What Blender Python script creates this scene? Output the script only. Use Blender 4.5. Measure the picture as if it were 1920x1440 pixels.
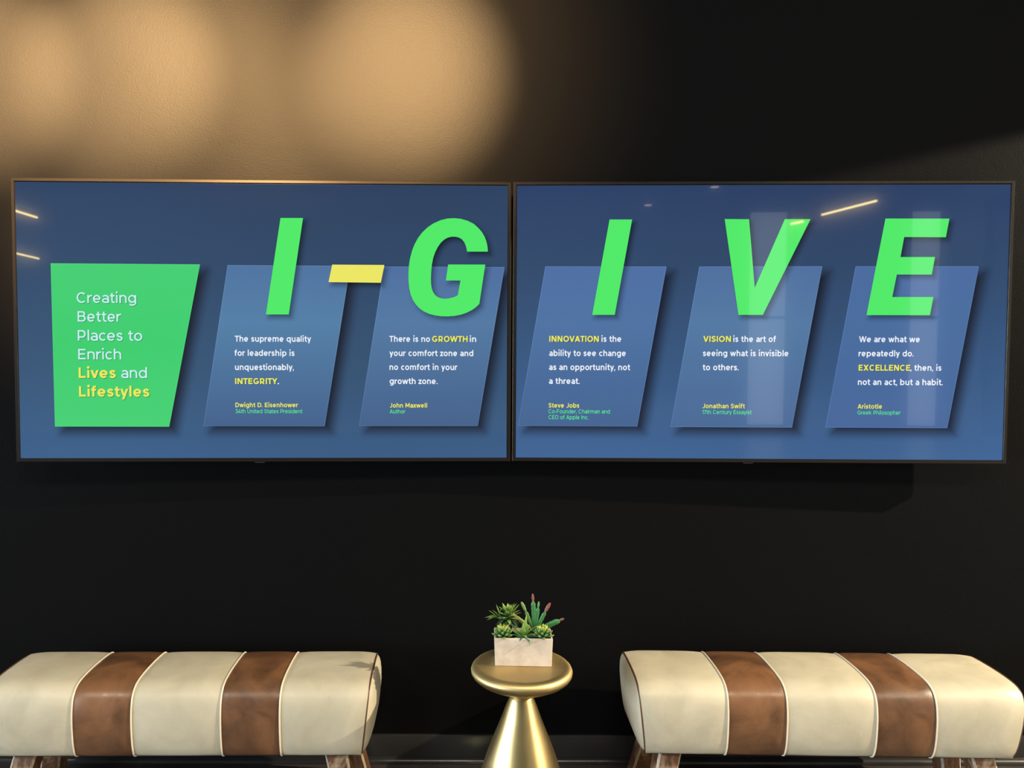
import bpy, bmesh, random
import numpy as np
from math import sin, cos, tan, pi, radians, hypot, sqrt, atan2, exp
from mathutils import Vector, Matrix

S = bpy.context.scene
COL = S.collection
for o in list(bpy.data.objects): bpy.data.objects.remove(o)

# ------------------------------------------------------------------ camera, world, light, exposure
cam = bpy.data.cameras.new('camera'); camera = bpy.data.objects.new('camera', cam); COL.objects.link(camera)
cam.sensor_fit = 'HORIZONTAL'; cam.sensor_width = 36.0; cam.lens = 36.0 * 1443 / 1920; cam.clip_start = 0.05; cam.shift_x = 95 / 1920
def camera_matrix(loc, pitch, roll):
    cp, sp, cr, sr = cos(pitch), sin(pitch), cos(roll), sin(roll)
    R = Matrix(((1, 0, 0), (0, cp, -sp), (0, sp, cp))) @ Matrix(((cr, 0, sr), (0, 1, 0), (-sr, 0, cr)))
    right, fwd, up = R.col[0], R.col[1], R.col[2]
    M = Matrix((right, up, -fwd)).transposed().to_4x4(); M.translation = loc
    return M
camera.matrix_world = camera_matrix(Vector((-0.17223, -2.64212, 1.47236)), radians(-2.351), radians(-0.1408))
S.camera = camera
S.view_settings.view_transform = 'Standard'; S.view_settings.look = 'None'
S.view_settings.gamma = 1; S.view_settings.use_curve_mapping = False; S.view_settings.exposure = 0.0

world = bpy.data.worlds.new('world'); S.world = world; world.use_nodes = True
world.node_tree.nodes['Background'].inputs[0].default_value = (0.55, 0.65, 0.8, 1)
world.node_tree.nodes['Background'].inputs[1].default_value = 0.6

def aim(o, loc, target):
    o.location = loc
    o.rotation_euler = (Vector(target) - Vector(loc)).to_track_quat('-Z', 'Y').to_euler()
def area(name, loc, target, sx, sy, power, color):
    l = bpy.data.lights.new(name, 'AREA'); l.shape = 'RECTANGLE'; l.size = sx; l.size_y = sy; l.energy = power; l.color = color
    o = bpy.data.objects.new(name, l); COL.objects.link(o); aim(o, loc, target); return o
def spot(name, loc, target, power, angle, blend, color, radius=0.03):
    l = bpy.data.lights.new(name, 'SPOT'); l.energy = power; l.spot_size = radians(angle); l.spot_blend = blend; l.color = color; l.shadow_soft_size = radius
    o = bpy.data.objects.new(name, l); COL.objects.link(o); aim(o, loc, target); return o
CEIL = 4.4; XL, XR, YB, YF = -11.5, 8.2, -11.7, 0.08
# daylight through the glazed left side, the right side and the far end of the lobby
area('daylight_left', (XL - .3, -5.6, 1.6), (0, -5.6, 1.6), 8.6, 2.5, 2350, (.76, .90, 1.0))
area('daylight_right', (XR + .3, -4.2, 1.5), (0, -4.2, 1.5), 3.4, 2.3, 270, (1.0, .86, .62))
area('daylight_right_far', (XR + .3, -10.4, 2.1), (0, -10.4, 2.1), 1.0, 4.0, 20, (.9, .95, 1.0))
area('daylight_back', (6.25, YB - .3, 2.1), (6.25, 0, 2.1), 4.0, 4.1, 85, (.9, .95, 1.0))
# added overhead fill lights, unseen, to brighten the benches from above and in front
for i, x in enumerate((-3.2, 0.2, 3.4)):
    area('bench_fill_light', (x, -4.2, CEIL - .04), (x, -4.2, 0), 1.4, .8, 142, (1.0, .88, .70))
# wall-washing spotlights above the left television: tight beams, one broader fill and a faint spill
WARM = (1.0, .59, .235)
for x, p in ((-1.88, 4928), (-1.375, 4488), (-.375, 4752)):
    spot('wall_spot_beam', (x, -1.308, 2.9), (x, .08, 2.465), p, 33.4, 1.0, WARM)
spot('wall_spot_fill', (-1.152, -1.391, 2.9), (-.652, .08, 2.633), 1848, 62.6, .885, WARM)
spot('wall_spot_spill', (-1.2, -1.308, 2.9), (-1.2, .08, 2.193), 2024, 55.4, .83, WARM)
# wide downlight beyond the right edge of the picture
spot('side_downlight', (5.2, -1.28, 3.07), (5.2, -1.28, 0), 2250, 154.8, .012, (1.0, .84, .58), .028)

# ------------------------------------------------------------------ helpers
def lin(r, g, b):
    f = lambda c: (c / 255 / 12.92) if c / 255 <= .04045 else ((c / 255 + .055) / 1.055) ** 2.4
    return (f(r), f(g), f(b), 1.0)
def new_mat(name):
    m = bpy.data.materials.new(name); m.use_nodes = True
    nt = m.node_tree; return m, nt, nt.nodes['Principled BSDF']
def link(nt, a, b): nt.links.new(a, b)
def node(nt, kind, **kw):
    n = nt.nodes.new(kind)
    for k, v in kw.items(): setattr(n, k, v)
    return n
def simple(name, color, rough=.5, metal=0.0, spec=.5):
    m, nt, b = new_mat(name)
    b.inputs['Base Color'].default_value = color; b.inputs['Roughness'].default_value = rough
    b.inputs['Metallic'].default_value = metal; b.inputs['Specular IOR Level'].default_value = spec
    return m
def ramp(nt, fac, stops):
    r = node(nt, 'ShaderNodeValToRGB'); e = r.color_ramp.elements
    while len(e) < len(stops): e.new(.5)
    for i, (p, c) in enumerate(stops): e[i].position = p; e[i].color = c
    link(nt, fac, r.inputs[0]); return r
def noise(nt, scale, detail=4, rough=.55, vec=None, dist=0.0):
    n = node(nt, 'ShaderNodeTexNoise'); n.inputs['Scale'].default_value = scale; n.inputs['Detail'].default_value = detail
    n.inputs['Roughness'].default_value = rough; n.inputs['Distortion'].default_value = dist
    if vec is not None: link(nt, vec, n.inputs['Vector'])
    return n
def coords(nt, scale=(1, 1, 1), kind='Object'):
    t = node(nt, 'ShaderNodeTexCoord'); mp = node(nt, 'ShaderNodeMapping'); mp.inputs['Scale'].default_value = scale
    link(nt, t.outputs[kind], mp.inputs['Vector']); return mp.outputs[0]
def bump(nt, bsdf, height, strength, distance):
    b = node(nt, 'ShaderNodeBump'); b.inputs['Strength'].default_value = strength; b.inputs['Distance'].default_value = distance
    link(nt, height, b.inputs['Height']); link(nt, b.outputs[0], bsdf.inputs['Normal']); return b

class MB:
    """Collects vertices and faces for ONE mesh object."""
    def __init__(s): s.v, s.f, s.mi, s.col = [], [], [], []
    def add(s, verts, faces, mi=0, cols=None):
        o = len(s.v); s.v += [tuple(p) for p in verts]
        s.f += [tuple(i + o for i in f) for f in faces]; s.mi += [mi] * len(faces)
        s.col += list(cols) if cols is not None else [(1, 1, 1, 1)] * len(verts)
    def box(s, a, b, mi=0):
        (x0, y0, z0), (x1, y1, z1) = a, b
        s.add([(x0, y0, z0), (x1, y0, z0), (x1, y1, z0), (x0, y1, z0), (x0, y0, z1), (x1, y0, z1), (x1, y1, z1), (x0, y1, z1)],
              [(0, 3, 2, 1), (4, 5, 6, 7), (0, 1, 5, 4), (1, 2, 6, 5), (2, 3, 7, 6), (3, 0, 4, 7)], mi)
    def lathe(s, prof, n=96, mi=0):
        vs = [(r * cos(2 * pi * k / n), r * sin(2 * pi * k / n), z) for r, z in prof for k in range(n)]
        fs = [(i * n + k, i * n + (k + 1) % n, (i + 1) * n + (k + 1) % n, (i + 1) * n + k) for i in range(len(prof) - 1) for k in range(n)]
        fs.append(tuple(range(n))[::-1]); fs.append(tuple((len(prof) - 1) * n + k for k in range(n)))
        s.add(vs, fs, mi)
    def tube(s, path, r, n=8, mi=0, cols=None):
        P = [Vector(p) for p in path]; vs, cs = [], []
        up = None
        for i, p in enumerate(P):
            t = (P[min(i + 1, len(P) - 1)] - P[max(i - 1, 0)]).normalized()
            if up is None: up = t.orthogonal().normalized()
            up = (up - t * up.dot(t)).normalized(); sd = t.cross(up)
            rr = r[i] if isinstance(r, (list, tuple)) else r
            for k in range(n):
                a = 2 * pi * k / n; vs.append(p + (up * cos(a) + sd * sin(a)) * rr)
                cs.append(cols[i] if cols else (1, 1, 1, 1))
        fs = [(i * n + k, i * n + (k + 1) % n, (i + 1) * n + (k + 1) % n, (i + 1) * n + k) for i in range(len(P) - 1) for k in range(n)]
        fs.append(tuple(range(n))[::-1]); fs.append(tuple((len(P) - 1) * n + k for k in range(n)))
        s.add(vs, fs, mi, cs)
    def build(s, name, mats, parent=None, smooth=False, bevel=0.0, seg=2, color=False):
        me = bpy.data.meshes.new(name); me.from_pydata(s.v, [], s.f)
        for m in (mats if isinstance(mats, (list, tuple)) else [mats]): me.materials.append(m)
        me.polygons.foreach_set('material_index', s.mi)
        if color:
            at = me.color_attributes.new('tint', 'FLOAT_COLOR', 'POINT')
            at.data.foreach_set('color', np.array(s.col, dtype=np.float32).ravel())
        bm = bmesh.new(); bm.from_mesh(me); bmesh.ops.recalc_face_normals(bm, faces=bm.faces); bm.to_mesh(me); bm.free()
        me.update()
        if smooth:
            me.polygons.foreach_set('use_smooth', [True] * len(me.polygons))
            me.set_sharp_from_angle(angle=radians(smooth if smooth is not True else 50))
        o = bpy.data.objects.new(name, me); COL.objects.link(o)
        if parent is not None: o.parent = parent
        if bevel:
            b = o.modifiers.new('bevel', 'BEVEL'); b.width = bevel; b.segments = seg; b.limit_method = 'ANGLE'; b.angle_limit = radians(40)
            b.harden_normals = False
        return o
def tag(o, label=None, cat=None, group=None, kind=None):
    for k, v in (('label', label), ('category', cat), ('group', group), ('kind', kind)):
        if v: o[k] = v
    return o
def thing(name, loc, rz, label, cat, group=None):
    o = bpy.data.objects.new(name, None); COL.objects.link(o); o.empty_display_size = .1
    o.location = loc; o.rotation_euler = (0, 0, rz); return tag(o, label, cat, group)

# ------------------------------------------------------------------ lettering
# A geometric sans serif drawn with strokes: every glyph is a few skeleton paths thickened to the weight asked for.
CAP, XH, ASC, DSC = 0.70, 0.53, 0.73, -0.19
def arc(cx, cy, rx, ry, a0, a1, n=None):
    n = n or max(4, int(abs(a1 - a0) / 9))
    return [(cx + rx * cos(radians(a0 + (a1 - a0) * i / n)), cy + ry * sin(radians(a0 + (a1 - a0) * i / n))) for i in range(n + 1)]
def smooth(pts, n=6):
    out = []
    P = [pts[0]] + list(pts) + [pts[-1]]
    for i in range(1, len(P) - 2):
        p0, p1, p2, p3 = P[i - 1], P[i], P[i + 1], P[i + 2]
        for k in range(n):
            t = k / n
            out.append(tuple(0.5 * (2 * p1[j] + (p2[j] - p0[j]) * t + (2 * p0[j] - 5 * p1[j] + 4 * p2[j] - p3[j]) * t * t + (3 * p1[j] - p0[j] - 3 * p2[j] + p3[j]) * t ** 3) for j in range(len(p1))))
    out.append(tuple(pts[-1]))
    return out
S_CURVE = [(.94, .80), (.78, .95), (.52, 1.0), (.22, .94), (.06, .77), (.2, .59), (.5, .51), (.8, .42), (.96, .25), (.8, .06), (.5, 0), (.22, .045), (.03, .2)]
def glyph(c, w):
    """-> (paths, diagonals, polygons, width). paths are centre lines; w is the stem width."""
    h, v = w / 2, w * 0.43                       # half stem, half bar (bars are a little thinner)
    P, D, F = [], [], []
    def bowl(x0, x1, y0, y1, a0=0, a1=360):
        P.append(arc((x0 + x1) / 2, (y0 + y1) / 2, (x1 - x0) / 2 - h, (y1 - y0) / 2 - v, a0, a1))
    def stem(x, y0, y1): P.append([(x, y0), (x, y1)])
    def bar(y, x0, x1): P.append([(x0, y), (x1, y)])
    def diag(x0, y0, x1, y1, t=w): D.append((x0, y0, x1, y1, t))
    def arch(x0, x1, top, foot=0.0, r=0.2):      # left foot is someone else's stem
        P.append([(x1 - h, foot)] + arc((x0 + x1) / 2, top - r, (x1 - x0) / 2 - h, r - v, 0, 172))
    if c == ' ': W = 0.27
    elif c == 'o': W = 0.58; bowl(0, W, -.01, XH + .01)
    elif c == 'c': W = 0.50; bowl(0, .57, -.01, XH + .01, 48, 312)
    elif c == 'e':
        W = 0.56; bowl(0, W, -.01, XH + .01, 0, 318); bar(XH / 2 - .01, h, W - h * .6)
    elif c in 'bp':
        W = 0.59; bowl(0, W, -.01, XH + .01); stem(h, *((0, ASC) if c == 'b' else (DSC, XH)))
    elif c in 'dq':
        W = 0.59; bowl(0, W, -.01, XH + .01); stem(W - h, *((0, ASC) if c == 'd' else (DSC, XH)))
    elif c == 'g':
        W = 0.59; bowl(0, W, .01, XH + .01)
        P.append([(W - h, XH), (W - h, .02)] + arc(W / 2, .02, W / 2 - h, .21 - v, -4, -142))
    elif c == 'a':
        W = 0.51
        P.append([(W - h, 0), (W - h, .30)] + arc(W / 2 - .01, .32, W / 2 - h + .01, XH + .01 - .32 - v, 0, 142))
        bowl(0, W + .02, -.01, .325)
    elif c == 'n': W = 0.53; stem(h, 0, XH); arch(0, W, XH + .01)
    elif c == 'h': W = 0.53; stem(h, 0, ASC); arch(0, W, XH + .01)
    elif c == 'm': W = 0.86; stem(h, 0, XH); arch(0, W / 2 + h, XH + .01, r=.18); arch(W / 2 - h, W, XH + .01, r=.18)
    elif c == 'u':
        W = 0.53; stem(W - h, 0, XH); P.append([(h, XH)] + arc(W / 2, .19, W / 2 - h, .20 - v, 180, 352))
    elif c == 'r': W = 0.33; stem(h, 0, XH); P.append(arc(.34, XH - .26, .34 - h, .27 - v, 176, 88))
    elif c in 'il':
        W = w; stem(h, 0, XH if c == 'i' else ASC)
        if c == 'i': F.append(arc(h, ASC - .02, max(h * 1.22, .06), max(h * 1.22, .06), 0, 340, 17))
    elif c == 't':
        W = 0.34; P.append([(.15, .67), (.15, .15)] + arc(.15 + .15, .15, .15, .16 - v, 180, 292)); bar(XH - v, 0, .34)
    elif c == 'f':
        W = 0.34; P.append([(.14, 0), (.14, ASC - .16)] + arc(.14 + .16, ASC - .16, .16, .17 - v, 180, 78)); bar(XH - v, 0, .34)
    elif c == 's':
        W = 0.45; P.append([(h * .9 + x * (W - 1.8 * h), v - .01 + y * (XH + .02 - 2 * v)) for x, y in smooth(S_CURVE)])
    elif c == 'v': W = 0.55; diag(W / 2, 0, h * 1.06, XH); diag(W / 2, 0, W - h * 1.06, XH)
    elif c == 'y': W = 0.55; diag(W / 2 + .005, 0, h * 1.06, XH); diag(W / 2 - .085, DSC, W - h * 1.06, XH)
    elif c == 'w':
        W = 0.84
        for a, b in ((h, .25), (.42, .25), (.42, .59), (W - h, .59)): diag(b, 0, a, XH, w * .95)
    elif c == 'z': W = 0.45; bar(XH - v, 0, W); bar(v, 0, W); diag(h, 0, W - h, XH)
    elif c == 'x': W = 0.52; diag(h, 0, W - h, XH); diag(W - h, 0, h, XH)
    elif c == 'k': W = 0.52; stem(h, 0, ASC); diag(h, .14, W - h * 1.3, XH); diag(W - h * 1.1, 0, .24, .33)
    elif c == 'j': W = w; stem(h, DSC, XH)
    elif c == 'O': W = 0.76; bowl(0, W, -.01, CAP + .01)
    elif c == 'C': W = 0.68; bowl(0, .75, -.01, CAP + .01, 47, 313)
    elif c == 'G':
        W = 0.71; bowl(0, .75, -.01, CAP + .01, 47, 316); P.append([(W - h - .02, .09), (W - h - .02, .36)]); bar(.36 - v, .40, W - .02)
    elif c == 'S': W = 0.56; P.append([(h * .9 + x * (W - 1.8 * h), v - .01 + y * (CAP + .02 - 2 * v)) for x, y in smooth(S_CURVE)])
    elif c == 'D': W = 0.67; stem(h, 0, CAP); P.append([(h, v), (.3, v)] + arc(.32, CAP / 2, W - .32 - h, CAP / 2 - v, -90, 90) + [(.3, CAP - v), (h, CAP - v)])
    elif c in 'PR':
        W = 0.57; stem(h, 0, CAP); P.append([(h, .24), (.32, .24)] + arc(.34, (CAP - v + .24) / 2, W - .34 - h, (CAP - v - .24) / 2, -90, 90) + [(.3, CAP - v), (h, CAP - v)])
        if c == 'R': diag(W - h * 1.1, 0, .28, .27); W += .02
    elif c == 'B':
        W = 0.60; stem(h, 0, CAP); m = .37
        for y0, y1, x in ((m, CAP - v, W - .04), (v, m, W)):
            P.append([(h, y0), (.36, y0)] + arc(.37, (y0 + y1) / 2, x - .37 - h, (y1 - y0) / 2, -90, 90) + [(.36, y1), (h, y1)])
    elif c in 'EF':
        W = 0.53; stem(h, 0, CAP); bar(CAP - v, h, W); bar(CAP / 2 + .01, h, W - .05)
        if c == 'E': bar(v, h, W + .01)
    elif c == 'L': W = 0.48; stem(h, 0, CAP); bar(v, h, W)
    elif c == 'T': W = 0.58; stem(W / 2, 0, CAP); bar(CAP - v, 0, W)
    elif c == 'I': W = w; stem(h, 0, CAP)
    elif c == 'H': W = 0.65; stem(h, 0, CAP); stem(W - h, 0, CAP); bar(CAP / 2, h, W - h)
    elif c == 'N': W = 0.66; stem(h, 0, CAP); stem(W - h, 0, CAP); diag(W - h * 1.15, 0, h * 1.15, CAP)
    elif c == 'M': W = 0.78; stem(h, 0, CAP); stem(W - h, 0, CAP); diag(W / 2, .16, h * 1.15, CAP); diag(W / 2, .16, W - h * 1.15, CAP)
    elif c == 'U': W = 0.64; P.append([(h, CAP)] + arc(W / 2, .29, W / 2 - h, .30 - v, 180, 360) + [(W - h, CAP)])
    elif c == 'J': W = 0.46; P.append([(W - h, CAP), (W - h, .2)] + arc(W / 2 - .02, .2, W / 2 - h + .02, .21 - v, 0, -138))
    elif c == 'A': W = 0.72; diag(h * 1.08, 0, W / 2, CAP); diag(W - h * 1.08, 0, W / 2, CAP); bar(.2, .17, W - .17)
    elif c == 'V': W = 0.70; diag(W / 2, 0, h * 1.08, CAP); diag(W / 2, 0, W - h * 1.08, CAP)
    elif c == 'W':
        W = 1.02
        for a, b in ((h, .3), (.51, .3), (.51, .72), (W - h, .72)): diag(b, 0, a, CAP, w * .95)
    elif c == 'X': W = 0.64; diag(h, 0, W - h, CAP); diag(W - h, 0, h, CAP)
    elif c == 'Y': W = 0.64; stem(W / 2, 0, .3); diag(W / 2, .27, h, CAP); diag(W / 2, .27, W - h, CAP)
    elif c == '1': W = 0.25; stem(W - h, 0, CAP); P.append([(0, CAP - .11), (W - h, CAP - v)])
    elif c == '7': W = 0.52; bar(CAP - v, 0, W); diag(.17, 0, W - h, CAP)
    elif c == '4': W = 0.60; stem(.43, 0, .40); bar(.16, 0, W); diag(h, .13, .36, CAP)
    elif c == '3':
        W = 0.53; bar(CAP - v, .03, W - .06); diag(.22, .40, W - .1, CAP - v)
        P.append(arc(W / 2 - .02, .21, W / 2 - h + .02, .22 - v, 112, -145))
    elif c == '.': W = .13; F.append(arc(.065, .06, max(h, .06), max(h, .06), 0, 340, 17))
    elif c == ',': W = .13; F.append(arc(.065, .06, max(h, .06), max(h, .06), 0, 340, 17)); diag(.03, -.12, .075, .05, w * .6)
    elif c == '-': W = .30; bar(.25, 0, .30)
    else: raise ValueError('no glyph for ' + c)
    return P, D, F, W
def stroke_quads(path, w):
    n = len(path); h, v = w / 2, w * 0.43
    closed = abs(path[0][0] - path[-1][0]) + abs(path[0][1] - path[-1][1]) < 1e-6
    L, R = [], []
    for i, (x, y) in enumerate(path):
        a = path[i - 1] if i > 0 else (path[-2] if closed else path[0])
        b = path[i + 1] if i < n - 1 else (path[1] if closed else path[-1])
        dx, dy = b[0] - a[0], b[1] - a[1]; l = hypot(dx, dy) or 1
        L.append((x - dy / l * h, y + dx / l * v)); R.append((x + dy / l * h, y - dx / l * v))
    return [(L[i], R[i], R[i + 1], L[i + 1]) for i in range(n - 1)]
SIDE = {'round': .055, 'stem': .076, 'diag': .015, 'flat': .045}
def side(c, left):
    if c in ' ': return 0.03
    if c in 'oceqdgOCGQ' and left: return SIDE['round']
    if c in 'obpOD' and not left: return SIDE['round']
    if c in 'vwyVWYATxz47': return SIDE['diag']
    if c in 'tfrLcsaS' + '-,.': return SIDE['flat']
    return SIDE['stem']
def text_polys(body, weight, track=0.0):
    """-> list of polygons (lists of 2D points) in em units, and the run's width."""
    out, x = [], 0.0
    for i, c in enumerate(body):
        P, D, F, W = glyph(c, weight)
        if i: x += side(c, True) + track
        for p in P: out += [[(x + a, b) for a, b in q] for q in stroke_quads(p, weight)]
        for (x0, y0, x1, y1, t) in D:
            k = t / 2 * min(1.35, hypot(x1 - x0, y1 - y0) / abs(y1 - y0))
            out.append([(x + x0 - k, y0), (x + x0 + k, y0), (x + x1 + k, y1), (x + x1 - k, y1)])
        for f in F: out.append([(x + a, b) for a, b in f])
        x += W
        if i < len(body) - 1: x += side(c, False)
    return out, x

# screen pictures: metres from the lower left corner of each screen
LP = [[(0.1128,0.6582),(0.6101,0.6572),(0.5001,0.1073),(0.1166,0.108)],[(0.7026,0.6556),(1.116,0.6551),(1.0271,0.1085),(0.615,0.1093)],[(1.2299,0.6536),(1.641,0.6539),(1.5514,0.1093),(1.1434,0.1097)]]
LL = [[(0.8817,0.8147),(0.9574,0.8151),(0.9072,0.4897),(0.8303,0.4896)],[(1.0549,0.6589),(1.2316,0.6586),(1.2196,0.5984),(1.0423,0.5998)],[(1.5837,0.7058),(1.5827,0.7207),(1.5789,0.7388),(1.5725,0.7559),(1.5633,0.7717),(1.5505,0.7861),(1.5345,0.8),(1.514,0.8098),(1.4914,0.8161),(1.4687,0.8182),(1.4461,0.8168),(1.4235,0.8113),(1.3987,0.8003),(1.3784,0.7867),(1.3604,0.7695),(1.3456,0.7501),(1.3344,0.7298),(1.3255,0.7072),(1.3188,0.6814),(1.3148,0.6566),(1.3131,0.6294),(1.3137,0.6023),(1.316,0.5797),(1.3206,0.5593),(1.328,0.5412),(1.3376,0.5262),(1.3503,0.5126),(1.3662,0.5013),(1.3844,0.4932),(1.4049,0.4882),(1.4253,0.4855),(1.4481,0.4851),(1.4708,0.4869),(1.4935,0.4915),(1.5116,0.4979),(1.5298,0.507),(1.5433,0.5166),(1.5551,0.528),(1.575,0.6619),(1.4484,0.6615),(1.4405,0.6071),(1.4904,0.6073),(1.4817,0.5574),(1.4704,0.5514),(1.4545,0.5469),(1.4386,0.545),(1.425,0.5463),(1.4136,0.5504),(1.4036,0.5581),(1.3967,0.5685),(1.3926,0.5798),(1.3903,0.5957),(1.3897,0.6115),(1.3905,0.6342),(1.3931,0.6613),(1.3975,0.6839),(1.4042,0.7029),(1.4127,0.7201),(1.423,0.7346),(1.4347,0.7455),(1.4465,0.7523),(1.46,0.7555),(1.4736,0.7555),(1.485,0.7529),(1.4954,0.7466),(1.5032,0.7371),(1.5083,0.725),(1.5111,0.7146),(1.5125,0.7055)]]
RP = [[(0.0974,0.6555),(0.5086,0.655),(0.4161,0.1091),(0.0069,0.1092)],[(0.6189,0.6549),(1.0322,0.6557),(0.9415,0.1078),(0.529,0.108)],[(1.1434,0.6557),(1.5537,0.6556),(1.4641,0.1084),(1.0536,0.1085)]]
RL = [[(0.314,0.8138),(0.3902,0.8136),(0.3349,0.4908),(0.2583,0.4907)],[(0.7018,0.8146),(0.7837,0.8139),(0.8067,0.5826),(0.9034,0.814),(0.9894,0.8138),(0.8357,0.4914),(0.7535,0.4914)],[(1.239,0.8154),(1.4511,0.8148),(1.4411,0.7526),(1.3029,0.7536),(1.2922,0.6865),(1.4068,0.6866),(1.3979,0.6277),(1.2815,0.6278),(1.2681,0.5521),(1.4053,0.5524),(1.3953,0.4911),(1.1835,0.4911)]]
LT0 = [('Creating',0.1971,0.3954,0.5263,'c',0.0348),('Better',0.1993,0.3435,0.4631,'c',0.0348),('Places to',0.1986,0.4138,0.3991,'c',0.035),('Enrich',0.1991,0.3423,0.3358,'c',0.035),('Lives',0.1993,0.3237,0.2729,'y',0.0351),('and',0.3417,0.428,0.2729,'c',0.0351),('Lifestyles',0.1995,0.4352,0.2098,'y',0.0351)]
LT1 = [('The supreme quality',0.7248,0.9824,0.3971,'w',0.02),('for leadership is',0.7233,0.9261,0.3489,'w',0.02),('unquestionably,',0.7244,0.9232,0.3007,'w',0.0199),('INTEGRITY',0.7242,0.8667,0.2529,'x',0.02),('.',0.868,0.8731,0.2528,'w',0.02),('Dwight D. Eisenhower',0.7244,0.936,0.1741,'n',0.0153),('34th United States President',0.7243,0.9512,0.1535,'g',0.0135)]
LT2 = [('There is no',1.2482,1.3867,0.398,'w',0.02),('GROWTH',1.394,1.5158,0.3981,'x',0.0201),('in',1.5232,1.5447,0.3982,'w',0.0201),('your comfort zone and',1.2483,1.5349,0.3496,'w',0.02),('no comfort in your',1.2485,1.4799,0.3019,'w',0.02),('growth zone.',1.2487,1.4124,0.2537,'w',0.0201),('John Maxwell',1.2489,1.3769,0.1729,'n',0.0153),('Author',1.249,1.3023,0.1531,'g',0.0135)]
RT0 = [('INNOVATION',0.1127,0.2817,0.3987,'x',0.0201),('is the',0.2908,0.3579,0.3989,'w',0.0201),('ability to see change',0.1127,0.3739,0.3501,'w',0.0201),('as an opportunity, not',0.1125,0.3888,0.3021,'w',0.0202),('a threat.',0.1126,0.2172,0.2545,'w',0.0201),('Steve Jobs',0.1117,0.2169,0.1729,'n',0.0154),('Co-Founder, Chairman and',0.1119,0.3216,0.1534,'g',0.0136),('CEO of Apple Inc.',0.1122,0.2488,0.1331,'g',0.0137)]
RT1 = [('VISION',0.636,0.7298,0.3994,'x',0.02),('is the art of',0.7377,0.881,0.3995,'w',0.02),('seeing what is invisible',0.6355,0.9243,0.351,'w',0.02),('to others.',0.6359,0.7571,0.3029,'w',0.0201),('Jonathan Swift',0.6367,0.7803,0.1731,'n',0.0154),('17th Century Essayist',0.6371,0.8036,0.1531,'g',0.0136)]
RT2 = [('We are what we',1.1605,1.3639,0.3997,'w',0.0199),('repeatedly do.',1.1601,1.344,0.3516,'w',0.0199),('EXCELLENCE',1.1614,1.3339,0.303,'x',0.02),(', then, is',1.3352,1.4387,0.3034,'w',0.0199),('not an act, but a habit.',1.1601,1.4442,0.2544,'w',0.02),('Aristotle',1.161,1.243,0.1737,'n',0.0153),('Greek Philosopher',1.1611,1.3054,0.1536,'g',0.0135)]

# ------------------------------------------------------------------ the room
def wall_paint():
    m, nt, b = new_mat('black_wall_paint')
    b.inputs['Base Color'].default_value = (.0048, .0049, .0055, 1); b.inputs['Roughness'].default_value = .5
    b.inputs['Specular IOR Level'].default_value = .018
    c = coords(nt); n = noise(nt, 190, 3, .55, c); n2 = noise(nt, 14, 3, .5, c)
    a = node(nt, 'ShaderNodeMath', operation='ADD'); link(nt, n.outputs[0], a.inputs[0]); link(nt, n2.outputs[0], a.inputs[1])
    bump(nt, b, a.outputs[0], .22, .004)
    return m
def floor_mat():
    m, nt, b = new_mat('dark_polished_concrete')
    c = coords(nt); n = noise(nt, 3.5, 6, .6, c); sp = noise(nt, 90, 2, .5, c)
    r = ramp(nt, n.outputs[0], [(.3, (.026, .021, .022, 1)), (.7, (.060, .048, .044, 1))])
    s = ramp(nt, sp.outputs[0], [(.70, (0, 0, 0, 1)), (.76, (1, 1, 1, 1))])
    mx = node(nt, 'ShaderNodeMixRGB'); mx.inputs[2].default_value = (.35, .28, .22, 1)
    link(nt, s.outputs[0], mx.inputs[0]); link(nt, r.outputs[0], mx.inputs[1]); link(nt, mx.outputs[0], b.inputs['Base Color'])
    b.inputs['Roughness'].default_value = .3
    return m
PAINT = wall_paint(); FLOOR = floor_mat()
PLASTER = simple('grey_plaster', lin(120, 118, 114), .8); CEILING = simple('charcoal_ceiling', lin(60, 58, 56), .8)
MULLION = simple('dark_aluminium', lin(45, 44, 43), .4, .6)
def glass_mat():
    m, nt, b = new_mat('window_glass'); nt.nodes.remove(b)
    t = node(nt, 'ShaderNodeBsdfTransparent'); g = node(nt, 'ShaderNodeBsdfGlossy'); g.inputs['Roughness'].default_value = .01
    f = node(nt, 'ShaderNodeFresnel'); f.inputs[0].default_value = 1.45; mx = node(nt, 'ShaderNodeMixShader')
    link(nt, f.outputs[0], mx.inputs[0]); link(nt, t.outputs[0], mx.inputs[1]); link(nt, g.outputs[0], mx.inputs[2])
    link(nt, mx.outputs[0], nt.nodes['Material Output'].inputs[0]); return m
GLASS = glass_mat()
def struct(o): return tag(o, kind='structure')

b = MB(); b.box((XL - .2, YF, -.05), (XR + .2, YF + .2, CEIL + .05)); struct(b.build('wall_front', PAINT))
b = MB(); b.box((XL - .2, YB - .2, -.2), (XR + .2, YF + .2, 0)); struct(b.build('floor', FLOOR))
b = MB(); b.box((XL - .2, YB - .2, CEIL), (XR + .2, YF + .2, CEIL + .2)); struct(b.build('ceiling', CEILING))
def side_wall(name, axis, at, thick, lo, hi, holes):
    """A wall along one axis with full window openings (u0, u1, z0, z1), built as bands around them."""
    b = MB()
    def bx(u0, u1, z0, z1):
        if axis == 'y': b.box((min(at, at + thick), u0, z0), (max(at, at + thick), u1, z1))
        else: b.box((u0, min(at, at + thick), z0), (u1, max(at, at + thick), z1))
    u = lo
    for (u0, u1, z0, z1) in holes:
        bx(u, u0, 0, CEIL); bx(u0, u1, 0, z0); bx(u0, u1, z1, CEIL); u = u1
    bx(u, hi, 0, CEIL)
    return struct(b.build(name, PLASTER))
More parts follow.
